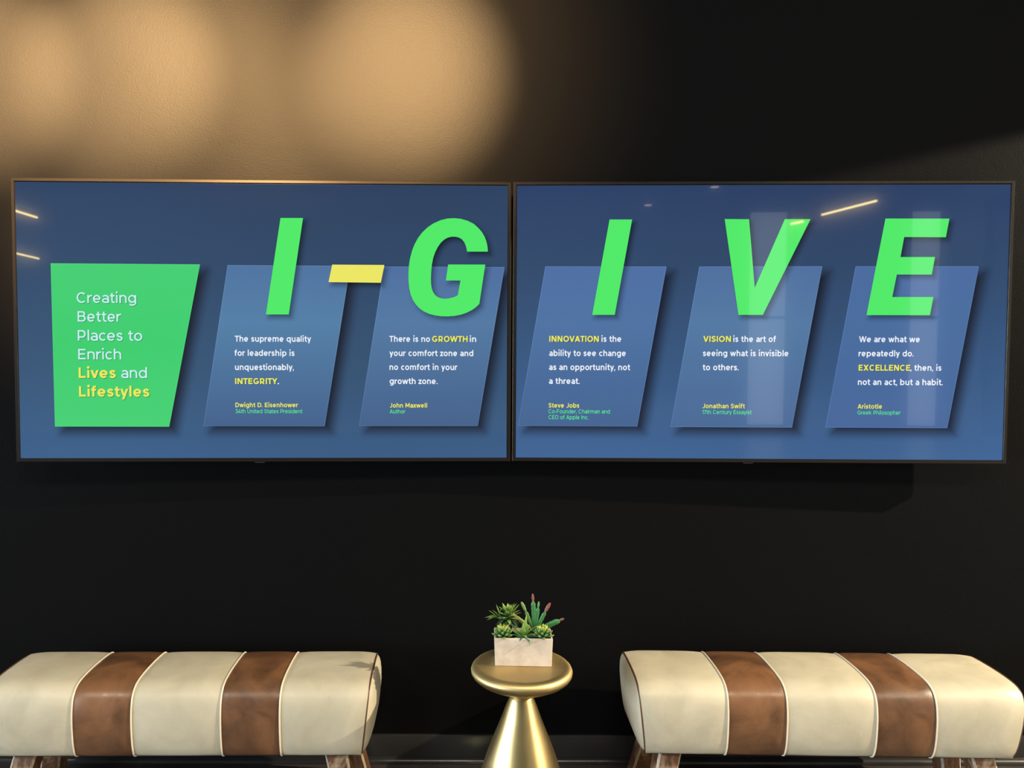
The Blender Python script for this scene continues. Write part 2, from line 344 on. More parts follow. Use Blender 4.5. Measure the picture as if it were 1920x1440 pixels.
def window(idx, axis, at, u0, u1, z0, z1, nm, tm=None):
    b = MB(); w = .05
    def bx(a0, a1, c0, c1, d=.04):
        if axis == 'y': b.box((at - d, a0, c0), (at + d, a1, c1))
        else: b.box((a0, at - d, c0), (a1, at + d, c1))
    bx(u0, u1, z0, z0 + w); bx(u0, u1, z1 - w, z1)
    for k in range(nm + 1):
        u = u0 + (u1 - u0 - w) * k / nm; bx(u, u + w, z0 + w, z1 - w)
    if tm: bx(u0 + w, u1 - w, tm, tm + w, .035)
    fr = struct(b.build('window_%d' % idx, MULLION))
    g = MB()
    if axis == 'y': g.box((at - .004, u0 + .01, z0 + .01), (at + .004, u1 - .01, z1 - .01))
    else: g.box((u0 + .01, at - .004, z0 + .01), (u1 - .01, at + .004, z1 - .01))
    g.build('window_pane', GLASS, fr)
side_wall('wall_left', 'y', XL, -.2, YB, YF, [(-10.0, -1.2, .3, 2.9)])
side_wall('wall_right', 'y', XR, .2, YB, YF, [(-10.95, -10.1, .1, 4.1), (-6.0, -2.4, .3, 2.7)])
side_wall('wall_back', 'x', YB, -.2, XL, XR, [(4.5, 5.28, .1, 4.1), (7.38, 8.02, .1, 4.1)])
window(1, 'y', XL - .1, -10.0, -1.2, .3, 2.9, 5)
window(2, 'y', XR + .1, -6.0, -2.4, .3, 2.7, 2)
window(3, 'y', XR + .1, -10.95, -10.1, .1, 4.1, 1, 2.2)
window(4, 'x', YB - .1, 4.5, 5.28, .1, 4.1, 1, 2.1)
window(5, 'x', YB - .1, 7.38, 8.02, .1, 4.1, 1, 2.1)
# black baseboard with a rounded toe along the television wall
bmat = simple('black_vinyl_baseboard', (.02, .019, .019, 1), .25)
b = MB()
prof = [(YF - .001, .0), (YF - .030, .0), (YF - .030, .006), (YF - .027, .013), (YF - .019, .019), (YF - .012, .021), (YF - .012, .0950), (YF - .0105, .0975), (YF - .006, .0985), (YF - .001, .0985)]
n = len(prof)
b.add([(x, y, z) for x in (XL, XR) for y, z in prof], [(i, (i + 1) % n, n + (i + 1) % n, n + i) for i in range(n)] + [tuple(range(n)), tuple(range(n, 2 * n))])
struct(b.build('baseboard_front', bmat, smooth=35))

# ------------------------------------------------------------------ ceiling lights seen mirrored in the screens
def emit_mat(name, color, strength):
    m, nt, b = new_mat(name)
    b.inputs['Base Color'].default_value = (.8, .8, .8, 1); b.inputs['Emission Color'].default_value = color; b.inputs['Emission Strength'].default_value = strength
    return m
TUBE = emit_mat('lit_diffuser', (1.0, .74, .28, 1), 42); SMALL = emit_mat('lit_downlight', (1.0, .85, .6, 1), 9)
HOUSING = simple('black_light_housing', lin(28, 27, 27), .4, .3)
def linear_light(x, y0, y1, dx=0.0, z=3.2):
    t = thing('linear_pendant_light', (x, (y0 + y1) / 2, z), atan2(-dx, y1 - y0), 'slim warm linear pendant light mirrored in the glossy screens', 'ceiling light', 'linear pendant lights in the lobby')
    l = hypot(y1 - y0, dx)
    b = MB(); b.box((-.016, -l / 2, .010), (.016, l / 2, .06)); b.build('housing', HOUSING, t, bevel=.004)
    b = MB(); b.box((-.011, -l / 2 + .01, -.012), (.011, l / 2 - .01, .010)); b.build('diffuser', TUBE, t, bevel=.004)
    for y in (-l * .35, l * .35):
        b = MB(); b.tube([(0, y, .06), (0, y, CEIL - z)], .002, 6); b.build('cable', HOUSING, t)
linear_light(4.106, -7.252, -6.347, .248); linear_light(3.901, -7.928, -7.721, .094)
linear_light(-5.28, -7.68, -6.8, -.06); linear_light(-6.6, -10.494, -9.4, -.03, 3.0)
def downlight(x, y):
    t = thing('cylinder_pendant_light', (x, y, 3.29), 0, 'small round cylinder pendant light mirrored at the top of the right screen', 'ceiling light', 'cylinder pendant lights in the lobby')
    b = MB(); b.lathe([(.05, .0), (.05, .16), (.01, .165)], 32); b.build('shade', HOUSING, t, smooth=40)
    b = MB(); b.lathe([(.045, -.004), (.045, -.001)], 32); b.build('lens', SMALL, t)
    b = MB(); b.tube([(0, 0, .165), (0, 0, CEIL - 3.29)], .003, 6); b.build('cable', HOUSING, t)
downlight(1.789, -7.004); downlight(2.315, -5.985)

# ------------------------------------------------------------------ televisions
def screen_mat(name):
    """A lit display behind a glossy front: its own picture (the tint attribute) plus a sharp and a hazy reflection."""
    m, nt, b = new_mat(name)
    a = node(nt, 'ShaderNodeVertexColor'); a.layer_name = 'tint'
    b.inputs['Base Color'].default_value = (0, 0, 0, 1)
    link(nt, a.outputs[0], b.inputs['Emission Color']); b.inputs['Emission Strength'].default_value = 1.0
    b.inputs['Roughness'].default_value = .085; b.inputs['Specular IOR Level'].default_value = .30
    b.inputs['Coat Weight'].default_value = .55; b.inputs['Coat Roughness'].default_value = .02; b.inputs['Coat IOR'].default_value = 1.5
    return m
SCREEN = screen_mat('lit_screen')
BEZEL = simple('black_bronze_bezel', (.020, .017, .015, 1), .27, .45); BACK = simple('black_plastic', (.01, .01, .011, 1), .45); GAP = simple('black_screen_border', (.002, .002, .0025, 1), .3)

def poly_sd(px, py, poly):
    """Signed distance (negative inside) of points to a polygon."""
    d = np.full(px.shape, 1e9); inside = np.zeros(px.shape, bool)
    n = len(poly)
    for i in range(n):
        x0, y0 = poly[i]; x1, y1 = poly[(i + 1) % n]
        ex, ey = x1 - x0, y1 - y0; wx, wy = px - x0, py - y0
        t = np.clip((wx * ex + wy * ey) / (ex * ex + ey * ey + 1e-12), 0, 1)
        d = np.minimum(d, (wx - ex * t) ** 2 + (wy - ey * t) ** 2)
        c = ((y0 > py) != (y1 > py)) & (px < (x1 - x0) * (py - y0) / ((y1 - y0) if abs(y1 - y0) > 1e-9 else 1e-9) + x0)
        inside ^= c
    d = np.sqrt(d); return np.where(inside, -d, d)
def drop(px, py, poly, dx, dy, soft):
    """The artwork's drop-shadow graphic: 1 under the offset outline, fading to 0."""
    s = poly_sd(px - dx, py - dy, poly) / soft
    t = np.clip(.5 - s * .5, 0, 1); return t * t * (3 - 2 * t)
def lerp3(t, stops):
    ts = [s[0] for s in stops]; cs = np.array([lin(*s[1])[:3] for s in stops])
    return np.stack([np.interp(t, ts, cs[:, k]) for k in range(3)], -1)
WS, HS = 1.6507, 0.9285
def picture_background(top, panels, letters, stops, shade):
    nx, nz = 380, 214
    X, Z = np.meshgrid(np.linspace(0, WS, nx + 1), np.linspace(0, HS, nz + 1))
    c = lerp3(1 - Z / HS, stops)
    c = c * (1 + shade[0] * (X / WS - .5) + shade[1] * np.cos((X / WS - shade[2]) * 5))[..., None]
    for p in panels: c = c * (1 - .93 * drop(X, Z, p, .024, -.020, .031))[..., None] + np.array([.006, .0055, .012]) * drop(X, Z, p, .024, -.020, .031)[..., None]
    for p in letters: c = c * (1 - .82 * drop(X, Z, p, .010, -.011, .018))[..., None]
    return X, Z, c
def grid_mesh(P, C, y):
    """P: (rows, cols, 2) points on the screen plane, C: colours."""
    r, q = P.shape[:2]
    vs = [(float(a), y, float(z)) for a, z in P.reshape(-1, 2)]
    fs = [(i * q + j, i * q + j + 1, (i + 1) * q + j + 1, (i + 1) * q + j) for i in range(r - 1) for j in range(q - 1)]
    cs = [(float(a), float(g), float(h), 1.0) for a, g, h in C.reshape(-1, 3)]
    return vs, fs, cs
def panel_mesh(p, y, stops, letters, edge, soft_top=0.0):
    (ax, az), (bx, bz), (cx, cz), (dx, dz) = p                    # TL TR BR BL
    e = .0022
    def axis(n, l): k = [0, e / l * .98, e / l] ; return np.array(k + list(np.linspace(e / l, 1 - e / l, n)[1:-1]) + [1 - e / l, 1 - e / l * .98, 1])
    U = axis(64, hypot(bx - ax, bz - az)); V = axis(84, hypot(dx - ax, dz - az))
    u, v = np.meshgrid(U, V)
    X = (1 - v) * ((1 - u) * ax + u * bx) + v * ((1 - u) * dx + u * cx); Z = (1 - v) * ((1 - u) * az + u * bz) + v * ((1 - u) * dz + u * cz)
    c = lerp3(v + soft_top * (u - .5), stops)
    for l in letters: c = c * (1 - .72 * drop(X, Z, l, .010, -.011, .018))[..., None]
    rim = np.zeros_like(u, bool); rim[:, :2] = rim[:, -2:] = rim[:2, :] = rim[-2:, :] = True
    c[rim] = c[rim] * edge + .012
    return grid_mesh(np.stack([X, Z], -1), c, y)
STYLE = {'c': ((206, 240, 250), .110, 1), 'y': ((238, 234, 92), .150, 1), 'w': ((240, 245, 255), .146, 0), 'x': ((240, 236, 84), .165, 1), 'n': ((240, 236, 84), .145, 0), 'g': ((90, 240, 140), .105, 0)}
def lettering(name, lines, y, under, parent):
    b = MB()
    for body, x0, x1, z, st, cap in lines:
        col, w, sh = STYLE[st]
        k = cap / CAP; n = len(body) - 1
        _, nat = text_polys(body, w)
        track = max(-.012, min(.06, ((x1 - x0) / k - nat) / n)) if n else 0
        polys, wd = text_polys(body, w, track)
        sx = (x1 - x0) / wd
        for dx, dz, dy, c in (((.0022, -.0022, 0, under), (0, 0, -.00015, col)) if st in 'cyxwn' else ((0, 0, -.00015, col),)):
            if c is under:
                f = {'c': .55, 'y': .5, 'x': .42, 'w': .72, 'n': .7}[st]; cc = tuple(t * f for t in lin(*under)[:3]) + (1,)
                if not sh: dx, dz = .0012, -.0012
            else: cc = lin(*c)
            for q in polys:
                b.add([(x0 + dx + a * sx, y + dy, z + dz + t * k) for a, t in q], [tuple(range(len(q)))], 0, [cc] * len(q))
    return b.build(name, SCREEN, parent, color=True)
def television(loc, rz, label, panels, letters, texts, specs, bg, sensor):
    t = thing('television', loc, rz, label, 'television')
    W2 = WS / 2; F = .013
    # bezel: four mitred sides with a proud outer face and an inner chamfer
    prof = [(.0012, .002), (.0030, -.0035), (.0110, -.0035), (F, -.0015), (F, .030), (.0012, .030)]      # (distance out from the picture, y)
    b = MB(); rings = []
    for (o, y) in prof: rings.append([(-W2 - o, y, -o), (W2 + o, y, -o), (W2 + o, y, HS + o), (-W2 - o, y, HS + o)])
    vs = [p for r in rings for p in r]; n = len(prof)
    b.add(vs, [(i * 4 + k, i * 4 + (k + 1) % 4, ((i + 1) % n) * 4 + (k + 1) % 4, ((i + 1) % n) * 4 + k) for i in range(n) for k in range(4)])
    bz = b.build('bezel', BEZEL, t)
    b = MB(); b.box((-W2 - F + .003, .004, -F + .003), (W2 + F - .003, .034, HS + F - .003)); b.box((-W2 + .25, .034, .12), (W2 - .25, .044, HS - .2))
    b.build('housing', BACK, t, bevel=.003)
    b = MB(); b.add([(sensor - .018, -.001, -F + .001), (sensor + .018, -.001, -F + .001), (sensor + .015, -.001, -F - .0035), (sensor - .015, -.001, -F - .0035),
                     (sensor - .018, .012, -F + .001), (sensor + .018, .012, -F + .001), (sensor + .015, .012, -F - .0035), (sensor - .015, .012, -F - .0035)],
                    [(0, 1, 2, 3), (4, 7, 6, 5), (0, 4, 5, 1), (1, 5, 6, 2), (2, 6, 7, 3), (3, 7, 4, 0)]); b.build('sensor_strip', BACK, t)
    stops, shade = bg
    X, Z, c = picture_background(None, panels, letters, stops, shade)
    b = MB(); vs, fs, cs = grid_mesh(np.stack([X - W2, Z], -1), c, 0.0); b.add(vs, fs, 0, cs)
    # unlit black border round the picture
    o = .0014
    b.add([(-W2 - o, 0.0006, -o), (W2 + o, 0.0006, -o), (W2 + o, 0.0006, HS + o), (-W2 - o, 0.0006, HS + o)], [(0, 1, 2, 3)], 1, [(0, 0, 0, 1)] * 4)
    sc = b.build('screen', [SCREEN, GAP], t, color=True)
    frame = bpy.data.objects.new('picture', None)
    sh = lambda p: [(a - W2, z) for a, z in p]
    for i, (p, sp) in enumerate(zip(panels, specs)):
        b = MB(); vs, fs, cs = panel_mesh(sh(p), -.0003, sp[0], [sh(l) for l in letters], sp[1]); b.add(vs, fs, 0, cs)
        o = b.build('quote_panel', SCREEN, sc, color=True); o['label'] = sp[2]
        lettering('lettering', [(s, a - W2, e - W2, z, st, cap) for s, a, e, z, st, cap in texts[i]], -.0006, sp[3], sc)
    for l in letters:
        b = MB(); yellow = len(l) == 4 and abs(l[0][1] - l[3][1]) < .1
        q = sh(l); col = lin(*((238, 232, 100) if yellow else (82, 236, 106)))
        b.add([(a, -.0006, z) for a, z in q], [tuple(range(len(q)))], 0, [col] * len(q))
        o = b.build('dash' if yellow else 'big_letter', SCREEN, sc, color=True)
        o['label'] = 'yellow dash' if yellow else 'large green slanted letter'
    bpy.data.objects.remove(frame)
    b = MB(); b.box((-.30, .044, .25), (.30, .0555, HS - .3)); b.build('wall_bracket', BACK, t)
    return t
GREEN = ([(0, (70, 208, 116)), (.5, (62, 207, 112)), (1, (72, 210, 118))], 1.12, 'green panel with a slanted right edge', (62, 200, 110))
def blue(a, m, z): return ([(0, a), (.35, m), (1, z)], 1.25, 'translucent blue slanted quote panel', m)
LBG = ([(0, (48, 68, 100)), (.3, (49, 74, 106)), (.7, (55, 86, 120)), (1, (62, 96, 138))], (.0, .05, .1))
RBG = ([(0, (46, 66, 104)), (.3, (50, 74, 108)), (.7, (58, 90, 132)), (1, (66, 102, 150))], (.05, .05, .0))
television((-.84091, -.02226, 1.11), radians(1.5454), 'left wall television whose screen shows a green panel and big letters I-G', LP, LL, [LT0, LT1, LT2],
           [GREEN, blue((80, 116, 162), (84, 128, 168), (68, 98, 142)), blue((80, 112, 162), (84, 122, 164), (68, 98, 140))], LBG, -.02)
television((.84098, -.01962, 1.1108), radians(-1.362), 'right wall television whose screen shows three blue panels and big letters I V E', RP, RL, [RT0, RT1, RT2],
           [blue((80, 112, 165), (80, 116, 165), (68, 101, 147)), blue((80, 112, 160), (84, 122, 164), (74, 106, 152)), blue((76, 108, 162), (74, 110, 160), (72, 104, 156))], RBG, -.03)

# ------------------------------------------------------------------ leather benches
def leather(name, lo, hi, rough, mott, spec=.5):
    m, nt, b = new_mat(name)
    c = coords(nt); n1 = noise(nt, mott, 5, .6, c, .6); n2 = noise(nt, 420, 2, .5, c); n3 = noise(nt, 35, 4, .6, c)
    r = ramp(nt, n1.outputs[0], [(.3, lo), (.72, hi)]); link(nt, r.outputs[0], b.inputs['Base Color'])
    rr = node(nt, 'ShaderNodeMapRange'); link(nt, n3.outputs[0], rr.inputs[0])
    rr.inputs[1].default_value = .3; rr.inputs[2].default_value = .7; rr.inputs[3].default_value = rough - .06; rr.inputs[4].default_value = rough + .08
    link(nt, rr.outputs[0], b.inputs['Roughness']); b.inputs['Specular IOR Level'].default_value = spec
    a = node(nt, 'ShaderNodeMath', operation='MULTIPLY_ADD'); a.inputs[1].default_value = .25
    link(nt, n2.outputs[0], a.inputs[0]); link(nt, n3.outputs[0], a.inputs[2]); bump(nt, b, a.outputs[0], .18, .003)
    return m
CREAM = leather('cream_leather', (.40, .365, .275, 1), (.55, .50, .385, 1), .44, 6)
BROWN = leather('brown_leather', (.055, .027, .015, 1), (.22, .102, .046, 1), .36, 6.5, .6)
PIPE_C = simple('cream_piping', (.70, .63, .50, 1), .45); PIPE_B = simple('brown_piping', (.085, .042, .026, 1), .4)
def wood_mat(name, lo, hi):
    m, nt, b = new_mat(name)
    c = coords(nt, (38, 38, 3.2)); n = noise(nt, 2.2, 5, .65, c, 1.2)
    r = ramp(nt, n.outputs[0], [(.32, lo), (.68, hi)]); b.inputs['Roughness'].default_value = .5
    n2 = noise(nt, 9, 4, .6, coords(nt, (1, 1, .6)), .5); r2 = ramp(nt, n2.outputs[0], [(.50, (0, 0, 0, 1)), (.62, (.75, .75, .75, 1))])
    mx = node(nt, 'ShaderNodeMixRGB'); mx.inputs[2].default_value = (.42, .32, .22, 1); link(nt, r2.outputs[0], mx.inputs[0]); link(nt, r.outputs[0], mx.inputs[1])
    link(nt, mx.outputs[0], b.inputs['Base Color']); bump(nt, b, n.outputs[0], .35, .002); return m
WOOD = wood_mat('dark_brown_wood', (.035, .014, .007, 1), (.17, .075, .033, 1)); WORN = wood_mat('worn_pale_wood', (.16, .11, .07, 1), (.52, .44, .34, 1))
# profile across the bench: (forward, up), from the back bottom over the top to the front bottom
PROF = smooth([(-.120, .216), (-.143, .238), (-.156, .300), (-.158, .370), (-.150, .415), (-.128, .440), (-.08, .447), (0, .449), (.07, .446), (.115, .438), (.142, .419), (.156, .388), (.161, .335), (.155, .265), (.142, .226), (.124, .214)], 5)
def bench(loc, rz, label, legs_dx=0.0):
    t = thing('leather_bench', loc, rz, label, 'bench', None)
    L, s1, s2 = .590, .1365, .3175                    # half length, inner and outer seams
    zb, zt = .214, .45
    def xoff(x, z):                                   # the ends lean in a little towards the bottom
        k = (abs(x) - s2) / (L - s2) if abs(x) > s2 else 0
        return x - (1 if x > 0 else -1) * max(0, k) * .026 * max(0, 1 - (z - zb) / (zt - zb)) ** 1.3
    def section(x0, x1, name, mat):
        b = MB(); nx = 18; n = len(PROF)
        vs = []
        for i in range(nx + 1):
            u = i / nx; x = x0 + (x1 - x0) * u
            puff = .0045 * (1 - (2 * u - 1) ** 4) - .001
            if abs(x0) > .5 or abs(x1) > .5:          # end sections roll over slightly at the outer seam
                d = (L - abs(x)) / .06
                if d < 1: puff -= .003 * (1 - d) ** 2
            cy, cz = 0, .33
            for (f, z) in PROF:
                l = hypot(f - cy, z - cz); q = 1 + puff / l if z > .222 else 1
                vs.append((xoff(x, z), -(cy + (f - cy) * q), cz + (z - cz) * q))
        fs = [(i * n + k, i * n + k + 1, (i + 1) * n + k + 1, (i + 1) * n + k) for i in range(nx) for k in range(n - 1)]
        fs += [(i * n, i * n + n - 1, (i + 1) * n + n - 1, (i + 1) * n) for i in range(nx)]
        b.add(vs, fs); return b.build(name, mat, t, smooth=60)
    for x0, x1, nm, m in ((-L, -s2, 'cream_section', CREAM), (-s2, -s1, 'brown_section', BROWN), (-s1, s1, 'cream_section', CREAM), (s1, s2, 'brown_section', BROWN), (s2, L, 'cream_section', CREAM)):
        section(x0, x1, nm, m)
    for x in (-s2, -s1, s1, s2):
        b = MB(); b.tube([(x, -f * 1.006, .33 + (z - .33) * 1.006) for f, z in PROF], .0024, 8); b.build('piping', PIPE_C, t, smooth=True)
    for sg in (-1, 1):
        shr = .955
        path = [(xoff(sg * L, .33 + (z - .33) * shr), -f * shr * 1.005, .33 + (z - .33) * shr * 1.005) for f, z in PROF]
        b = MB(); b.tube(path, .0033, 8); o = b.build('piping', PIPE_B, t, smooth=True); o['label'] = 'brown end piping'
        b = MB(); vs = []; rings = [(1, 0), (.985, .004), (.94, .009), (.85, .0145), (.7, .020), (.5, .0245), (.25, .027), (.08, .0275)]
        for k, off in rings:
            for (f, z) in PROF:
                zz = .33 + (z - .33) * shr
                vs.append((xoff(sg * L, .33 + (zz - .33) * k) + sg * off, -f * shr * k, .33 + (zz - .33) * k))
        n = len(PROF)
        fs = [(i * n + k, i * n + (k + 1) % n, (i + 1) * n + (k + 1) % n, (i + 1) * n + k) for i in range(len(rings) - 1) for k in range(n)] + [tuple((len(rings) - 1) * n + k for k in range(n))]
        b.add(vs, fs); b.build('end_cap', CREAM, t, smooth=60)
    b = MB(); b.box((-L + .05, -.112, .205), (L - .05, .112, .2165)); b.build('seat_board', BACK, t)
    for sx in (-1, 1):
        for sy in (-1, 1):
            b = MB(); w, d, c = .036, .038, .007
            def ring(cx, cy, z, k): return [(cx + a * k, cy + e * k, z) for a, e in ((-w + c, -d), (w - c, -d), (w, -d + c), (w, d - c), (w - c, d), (-w + c, d), (-w, d - c), (-w, -d + c))]
            top = ring(sx * .485 + legs_dx, sy * -.088, .212, 1.0); bot = ring(sx * .535 + legs_dx, sy * -.135, 0, .86)
            vs = top + bot; fs = [(k, (k + 1) % 8, 8 + (k + 1) % 8, 8 + k) for k in range(8)]
            for k, f in enumerate(fs): b.add(vs, [f], 1 if k in (1, 3, 5, 7) else 0)
            b.add(vs, [tuple(range(8)), tuple(range(8, 16))])
            b.build('leg', [WOOD, WORN], t)
    return t
bench((-1.047, -.166, 0), radians(.6), 'cream and brown striped leather bench left of the brass side table')
bench((.976, -.158, 0), radians(-1.4), 'cream and brown striped leather bench right of the brass side table')

# ------------------------------------------------------------------ brass side table
def brass_mat(name, lo, hi):
    m, nt, b = new_mat(name)
    c = coords(nt, (1, 1, 26)); n = noise(nt, 14, 4, .6, c); n2 = noise(nt, 6, 4, .6, coords(nt))
    r = ramp(nt, n2.outputs[0], [(.3, (.50, .375, .165, 1)), (.7, (.59, .46, .225, 1))]); link(nt, r.outputs[0], b.inputs['Base Color'])
    b.inputs['Metallic'].default_value = 1.0; b.inputs['Anisotropic'].default_value = .45
    rr = node(nt, 'ShaderNodeMapRange'); link(nt, n.outputs[0], rr.inputs[0]); rr.inputs[3].default_value = lo; rr.inputs[4].default_value = hi
    link(nt, rr.outputs[0], b.inputs['Roughness']); return m
BRASS = brass_mat('brushed_brass', .27, .35); BRIGHTENED_BRASS = brass_mat('brightened_matte_brass', .44, .54)  # second, rougher copy of the same brass, added to make the table top brighter
TX, TY, TZ = .0170, -.292, .508
t = thing('side_table', (TX, TY, 0), 0, 'round brass pedestal side table carrying the planter between the benches', 'side table')
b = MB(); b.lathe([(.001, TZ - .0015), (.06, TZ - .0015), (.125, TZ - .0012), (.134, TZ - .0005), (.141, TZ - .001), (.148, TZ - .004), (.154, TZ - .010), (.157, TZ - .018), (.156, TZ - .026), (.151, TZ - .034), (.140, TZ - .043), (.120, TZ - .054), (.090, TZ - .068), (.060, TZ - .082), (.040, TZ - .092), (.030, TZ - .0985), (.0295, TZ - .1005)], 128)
b.build('table_top', BRIGHTENED_BRASS, t, smooth=40)
zt = TZ - .1005
b = MB(); b.lathe(smooth([(.034, zt), (.0375, zt - .007), (.048, zt - .033), (.066, zt - .082), (.088, zt - .137), (.106, zt - .185), (.119, zt - .225), (.133, zt - .270), (.145, zt - .320), (.152, zt - .365), (.154, 0.004), (.152, 0.0)], 4), 128)
b.build('pedestal', BRASS, t, smooth=40)

# ------------------------------------------------------------------ planter with artificial succulents
def pot_mat():
    m, nt, b = new_mat('blush_cement')
    n = noise(nt, 22, 5, .6, coords(nt)); r = ramp(nt, n.outputs[0], [(.35, (.47, .40, .335, 1)), (.65, (.60, .52, .445, 1))])
    link(nt, r.outputs[0], b.inputs['Base Color']); b.inputs['Roughness'].default_value = .6; bump(nt, b, n.outputs[0], .08, .002); return m
def leaf_mat():
    m, nt, b = new_mat('succulent_green')
    a = node(nt, 'ShaderNodeVertexColor'); a.layer_name = 'tint'; n = noise(nt, 160, 3, .6, coords(nt))
    mx = node(nt, 'ShaderNodeMixRGB', blend_type='MULTIPLY'); mx.inputs[0].default_value = .45
    r = ramp(nt, n.outputs[0], [(.3, (.62, .62, .62, 1)), (.7, (1, 1, 1, 1))])
    link(nt, a.outputs[0], mx.inputs[1]); link(nt, r.outputs[0], mx.inputs[2]); link(nt, mx.outputs[0], b.inputs['Base Color'])
    b.inputs['Roughness'].default_value = .38; return m
POT = pot_mat(); LEAF = leaf_mat(); SOIL = simple('dark_soil', (.012, .009, .007, 1), .9)
PX, PZ = .0225, TZ
plant = thing('succulent_planter', (PX, -.265, PZ - .0015), radians(-2.2), 'rectangular blush planter of green succulents standing on the brass table', 'planter')
w, d, h = .0900, .047, .0880
b = MB()
def rect(w, d, z): return [(-w, -d, z), (w, -d, z), (w, d, z), (-w, d, z)]
rs = [rect(w - .003, d - .002, 0), rect(w, d, h - .001), rect(w - .006, d - .006, h), rect(w - .007, d - .007, h - .014)]
vs = [p for r in rs for p in r]
b.add(vs, [(3, 2, 1, 0)] + [(i * 4 + k, i * 4 + (k + 1) % 4, (i + 1) * 4 + (k + 1) % 4, (i + 1) * 4 + k) for i in range(3) for k in range(4)] + [(12, 13, 14, 15)])
b.build('pot', POT, plant, bevel=.0022, seg=3)
b = MB(); rnd = random.Random(4); q = 14
vs = [(-w + .008 + (2 * w - .016) * i / q, -d + .008 + (2 * d - .016) * j / 6, h - .012 + rnd.uniform(0, .006)) for j in range(7) for i in range(q + 1)]
b.add(vs, [(j * (q + 1) + i, j * (q + 1) + i + 1, (j + 1) * (q + 1) + i + 1, (j + 1) * (q + 1) + i) for j in range(6) for i in range(q)]); b.build('soil', SOIL, plant, smooth=True)

def mixc(a, c, t): return tuple(a[i] + (c[i] - a[i]) * t for i in range(3)) + (1,)
def blade(b, base, direction, length, width, thick, curl, cols, shape='lance', n=9, normal=None):
    """A fleshy leaf: diamond-oval cross-sections along a curved spine, tinted from base to tip."""
    p = Vector(base); d = Vector(direction).normalized()
    sd = d.cross(Vector((0, 0, 1)))
    if sd.length < .2: sd = Vector((1, 0, 0)) if normal is None else d.cross(Vector(normal))
    sd.normalize()
    if normal is not None: sd = d.cross(Vector(normal)).normalized()
    vs, cs, m = [], [], 8
    step = length / n
    for i in range(n + 1):
        u = i / n
        if shape == 'lance': k = (sin(pi * min(1, u * .88 + .12)) ** .8) * (1 - u ** 5) + .02
        elif shape == 'finger': k = min(1, .55 + u * 1.4) * (1 - max(0, (u - .72) / .28) ** 2.2 * .93)
        elif shape == 'wedge': k = (1 - u) ** .75 * (.8 + .45 * sin(pi * min(1, u * 1.6))) + .01
        up = sd.cross(d).normalized()
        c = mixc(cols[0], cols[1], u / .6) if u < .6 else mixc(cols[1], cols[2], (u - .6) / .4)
        for j in range(m):
            a = 2 * pi * j / m
            vs.append(p + sd * (cos(a) * width * k) + up * (sin(a) * thick * k + abs(cos(a)) ** 2 * width * k * .22)); cs.append(c)
        p = p + d * step
        d = (d + Vector((0, 0, -1)) * curl * step / length).normalized()
        sd = (sd - d * sd.dot(d)).normalized()
    fs = [(i * m + j, i * m + (j + 1) % m, (i + 1) * m + (j + 1) % m, (i + 1) * m + j) for i in range(n) for j in range(m)]
    fs += [tuple(range(m))[::-1], tuple(n * m + j for j in range(m))]
    b.add(vs, fs, 0, cs)
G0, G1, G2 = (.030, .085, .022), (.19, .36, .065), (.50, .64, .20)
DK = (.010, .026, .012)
rnd = random.Random(11)
zs = h - .006
# bushy plant with many narrow leaves, back left: a bright top, a side shoot and a dark skirt of drooping leaves
b = MB(); cx, cy = -.046, .010
b.tube([(cx + .004, cy, zs), (cx, cy, zs + .03), (cx + .002, cy - .004, zs + .066)], [.0035, .003, .0025], 7, 0, [DK + (1,)] * 3)
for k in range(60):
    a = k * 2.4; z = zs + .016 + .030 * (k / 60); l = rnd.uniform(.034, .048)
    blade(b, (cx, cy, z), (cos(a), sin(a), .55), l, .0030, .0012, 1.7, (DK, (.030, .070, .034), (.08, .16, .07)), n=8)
for k in range(24):
    u = k / 24; a = k * 2.4; l = rnd.uniform(.034, .048) * (1 - .15 * u)
    blade(b, (cx + .003 * cos(a), cy - .003 + .003 * sin(a), zs + .044 + .026 * u), (cos(a), sin(a) * .9, .10 + 1.6 * u ** 1.5), l, .0058, .0015, .30, (G0, G1, G2), n=7)
for a, el, l in ((.9, 2.0, .044), (2.2, 2.4, .042), (1.5, 3.2, .038), (-.3, 1.5, .044), (.35, 1.4, .046), (-1.2, 1.6, .04)):
    blade(b, (cx + .008 * cos(a), cy - .006, zs + .060), (cos(a), -.25 * abs(sin(a)), el), l, .0046, .0013, .2, (G0, G1, G2), n=7)
b.tube([(cx, cy, zs + .038), (cx - .016, cy - .006, zs + .054), (cx - .034, cy - .010, zs + .064)], [.0025, .0022, .0015], 6, 0, [(G0) + (1,)] * 3)
for k, (dx, dz, l) in enumerate(((-.28, 1, .042), (-.75, .85, .034), (-1, .12, .046), (-1, -.28, .040), (.30, .9, .03), (-.6, .5, .036), (-.9, -.05, .032))):
    blade(b, (cx - .026 - .0012 * k, cy - .009, zs + .060 - .003 * (k % 3)), (dx, -.25 + .06 * k, dz), l, .0044, .0013, .22, (G0, G1, G2), n=7)
b.build('narrow_leaf_plant', LEAF, plant, smooth=70, color=True)['label'] = 'bushy plant of narrow pale green leaves'
